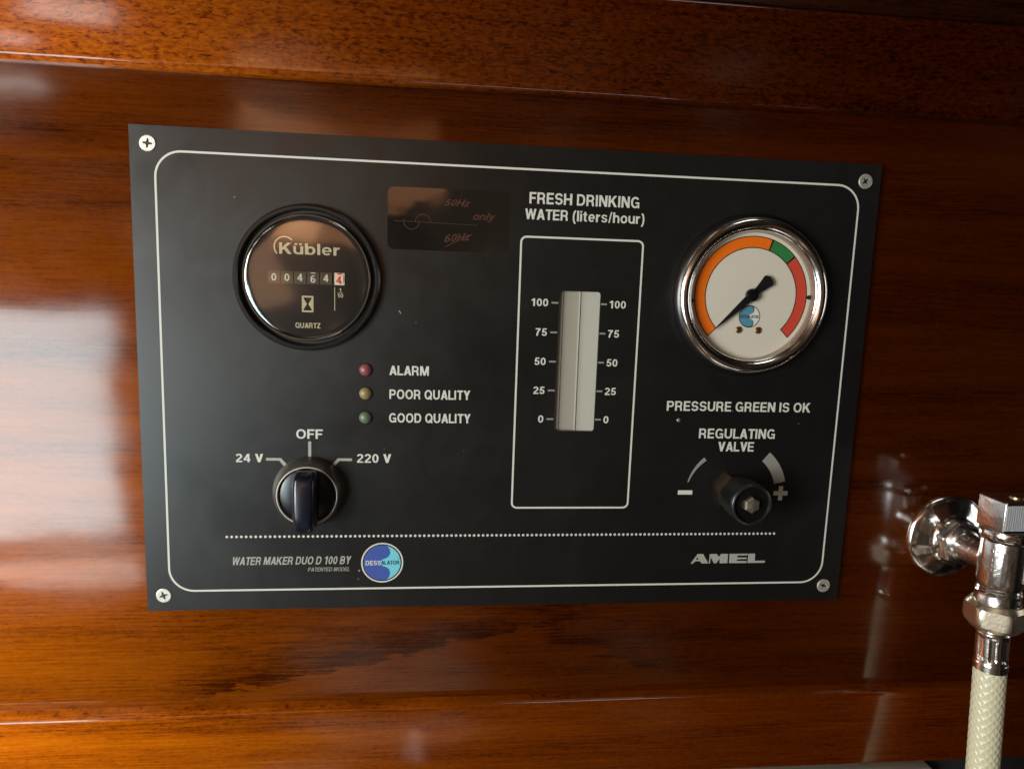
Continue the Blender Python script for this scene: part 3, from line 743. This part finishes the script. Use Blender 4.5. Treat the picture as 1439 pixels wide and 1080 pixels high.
hx = mk('hex_screw', *lathe([(3.5, 18.7), (3.5, 20.1), (2.9, 20.8), (1.6, 21.1), (.8, 21.3), (.001, 21.35)], (VX, VY, 0), 6, a0=.5), mat('dull_steel', (.50, .45, .36), .32, .9), kb)

# ================================================================== ANGLE VALVE
AX, AY, AH = 352.0, 163.0, 32.0
av = thing('angle_valve', (AX, AY, -2), 'chrome angle valve with a round wall flange and ribbed handle at the right edge', 'valve')
def dent(a, t): return 1 + .008 * math.sin(a * 5) + .006 * math.sin(a * 11 + 1) + (.010 * math.sin(a * 17 + t) if 0 < t < 4 else 0)
mk('wall_flange', *lathe([(19.2, -2), (19.5, -1.5), (19.3, -.9), (18.6, -.3), (16.6, .7), (14.2, 1.7), (12, 2.5), (10.3, 3.4), (9.2, 5.0)], (AX, AY, 0), 96, rad=dent), m_chrome, av, smooth=60)
hexn = [(AX + 10.6 * math.cos(PI / 3 * i + .25), AY + 10.6 * math.sin(PI / 3 * i + .25)) for i in range(6)]
o = mk('hex_nut', *prism([hexn], 2.5, 9.0), m_chromeb, av)
bv = o.modifiers.new('round', 'BEVEL'); bv.width = .0012; bv.segments = 3
mk('inlet_pipe', *lathe([(7.2, 8.8), (7.2, 10.2), (6.2, 10.6), (6.2, 23), (6.6, 26)], (AX, AY, 0), 48), m_chromeb, av, smooth=40)
def flats(a, t): # lightly faceted casting
    q = (a % (PI / 4)) - PI / 8
    return 1 - .045 * (1 - math.cos(q)) * 8 if 1 < t < 20 else 1
bd = mk('valve_body', *lathe([(7.6, -11.2), (8.7, -10.8), (8.9, -10), (8.9, 6.5), (8.5, 8.2), (8.1, 9.2)], (AX, AY, AH), 64, axis='y', close=True), m_chromeb, av, smooth=35)
# cast ribs and raised marks on the body
for ang in (-2.2, -1.15, -.55):
    ca, sa = math.cos(ang), -math.sin(ang)
    x = AX + 8.8 * ca; hh = AH + 8.8 * sa
    tx, th = -sa, ca
    V_ = [W(x + tx * s * .8 + ca * d, AY + yy, hh + th * s * .8 + sa * d) for yy in (-7.5, 5) for s in (-1, 1) for d in (-.3, .55)]
    mk('cast_rib', V_, [(0, 1, 3, 2), (4, 5, 7, 6), (0, 1, 5, 4), (2, 3, 7, 6), (1, 3, 7, 5), (0, 2, 6, 4)], m_chromeb, av)
pr = []
for i in range(7):
    for j, ang in enumerate((-2.75, -2.52)):
        if (i * 3 + j) % 4 == 3: continue
        ca, sa = math.cos(ang), -math.sin(ang)
        x = AX + 8.9 * ca; hh = AH + 8.9 * sa; yy = AY - 7.5 + 2.0 * i
        v0 = [W(x - sa * a_ + ca * d, yy + b_, hh + ca * a_ + sa * d) for a_ in (-.45, .45) for b_ in (-.5, .6) for d in (-.2, .35)]
        pr.append((v0, [(0, 1, 3, 2), (4, 5, 7, 6), (0, 1, 5, 4), (2, 3, 7, 6), (1, 3, 7, 5), (0, 2, 6, 4)]))
mk('raised_marks', *merge(*pr), m_chrome, av)
mk('thread_neck', *lathe([(8.2, 9), (7.9, 9.5), (8.3, 10.1), (8.0, 10.7), (8.6, 11.5), (8.4, 12.6), (8.8, 13.4), (8.7, 16.6)], (AX, AY, AH), 64, axis='y'), m_chromeb, av, smooth=40)
mk('top_collar', *lathe([(7, -16.0), (9.6, -15.8), (10.0, -15.2), (10.0, -12.4), (9.6, -11.9), (8, -11.7)], (AX, AY, AH), 64, axis='y', close=True), m_chrome, av, smooth=40)
# handle
HB0, HB1 = 25.5, 40.3
hd = mk('handle', *merge(box(AX - 9.0, AX + 11.0, 133.8, 147.2, HB0, HB1, 1.0)), m_chromeb, av, smooth=35)
hd2 = []
for i in range(20):
    x = AX - 8.4 + .98 * i
    hd2.append(prism([[(x, 135.2), (x + .55, 135.2), (x + .55, 145.4), (x, 145.4)]], HB1 - .05, HB1 + .45))
mk('grip_ribs', *merge(*hd2), mat('bright_nickel', (.88, .91, .95), .5, .8), hd)
mk('handle_screw', *lathe([(.001, -1.3), (2.2, -1.2), (3.0, -.7), (3.1, 0)], (AX + 1, 133.8, AH + 1.5), 32, axis='y'), m_brass, hd, smooth=40)

# ================================================================== HOSE
hose = thing('braided_hose', (AX, 178, AH), 'cream braided hose with a brass coupling nut, hanging from the chrome valve', 'hose')
V_, F_ = [], []
def axis_pt(y):                                    # the hose leans slightly forward as it drops
    t = max(0, y - 192) / 100.
    return AX + .5 * t, AH + 7.0 * t
cn = []
nn = 96
def hexr(a, R): # rounded hexagon
    q = ((a + .36) % (PI / 3)) - PI / 6
    return min(R, R * .885 / math.cos(q))
prof = [(7.0, 178.6), (9.6, 178.9), (11.3, 180.8), (11.9, 182.2), (11.9, 186.6), (11.3, 188.2), (9.6, 190.0), (7.0, 190.3)]
for R, y in prof:
    for i in range(nn):
        a = 2 * PI * i / nn; r = hexr(a, 11.9) if R > 11 else R
        r = min(r, R)
        V_.append(W(AX + r * math.cos(a), y, AH + r * math.sin(a)))
for j in range(len(prof) - 1):
    for i in range(nn): F_.append((j * nn + i, j * nn + (i + 1) % nn, (j + 1) * nn + (i + 1) % nn, (j + 1) * nn + i))
F_ += [tuple(range(nn)), tuple((len(prof) - 1) * nn + i for i in range(nn))]
mk('coupling_nut', V_, F_, m_nickel, hose, smooth=25)
mk('gap_sleeve', *lathe([(5.7, 11.0 + 16), (5.7, 14 + 16)], (AX, AY - .0, AH), 48, axis='y'), m_hole, hose, smooth=30)  # near-black sleeve in the gap between nut and ferrule
# crimped ferrule with pressed panels
V_, F_ = [], []
ys = [191.4 + 17.2 * j / 40 for j in range(41)]
for y in ys:
    ax_, ah_ = axis_pt(y); u = (y - 191.4) / 17.2
    for i in range(nn):
        a = 2 * PI * i / nn
        lobe = math.cos(8 * (a + .2)); pressed = max(0, min(1, (lobe + .15) * 4)) * max(0, min(1, (u - .12) * 14)) * max(0, min(1, (.74 - u) * 14))
        r = 6.35 - .6 * pressed + (.25 if u > .80 else 0) - (.5 if u < .04 else 0) + .2 * math.exp(-((u - .07) / .04) ** 2)
        V_.append(W(ax_ + r * math.cos(a), y, ah_ + r * math.sin(a)))
for j in range(40):
    for i in range(nn): F_.append((j * nn + i, j * nn + (i + 1) % nn, (j + 1) * nn + (i + 1) % nn, (j + 1) * nn + i))
mk('ferrule', V_, F_, m_chromeb, hose, smooth=50)
# braided tube: over-and-under strands as relief
V_, F_ = [], []
na_, ny = 168, 420
y0, y1 = 207.6, 318.0
ns = 13
for j in range(ny):
    y = y0 + (y1 - y0) * j / (ny - 1); ax_, ah_ = axis_pt(y)
    for i in range(na_):
        a = 2 * PI * i / na_
        p = a / (2 * PI) * ns; q = (y - y0) / 3.6
        u1, u2 = p + q, p - q
        s1 = abs((u1 % 1) - .5) * 2; s2 = abs((u2 % 1) - .5) * 2
        over = .5 + .5 * math.cos(PI * (math.floor(u1) + math.floor(u2)))
        k1 = max(0, 1 - (1 - s1) / .55) ** .6; k2 = max(0, 1 - (1 - s2) / .55) ** .6
        bumpv = max(k1 * (.6 + .4 * over), k2 * (1 - .4 * over))
        r = 6.1 + .27 * bumpv
        V_.append(W(ax_ + r * math.cos(a), y, ah_ + r * math.sin(a)))
for j in range(ny - 1):
    for i in range(na_): F_.append((j * na_ + i, j * na_ + (i + 1) % na_, (j + 1) * na_ + (i + 1) % na_, (j + 1) * na_ + i))
m_hose = mat('cream_braid', (.62, .59, .42), .33, coat=.3, coat_rough=.15)
m_hose.node_tree.nodes['Principled BSDF'].inputs['Subsurface Weight'].default_value = .25
m_hose.node_tree.nodes['Principled BSDF'].inputs['Subsurface Radius'].default_value = (.003, .0028, .0018)
m_hose.node_tree.nodes['Principled BSDF'].inputs['Subsurface Scale'].default_value = 1.0
mk('braided_tube', V_, F_, m_hose, hose, smooth=True)
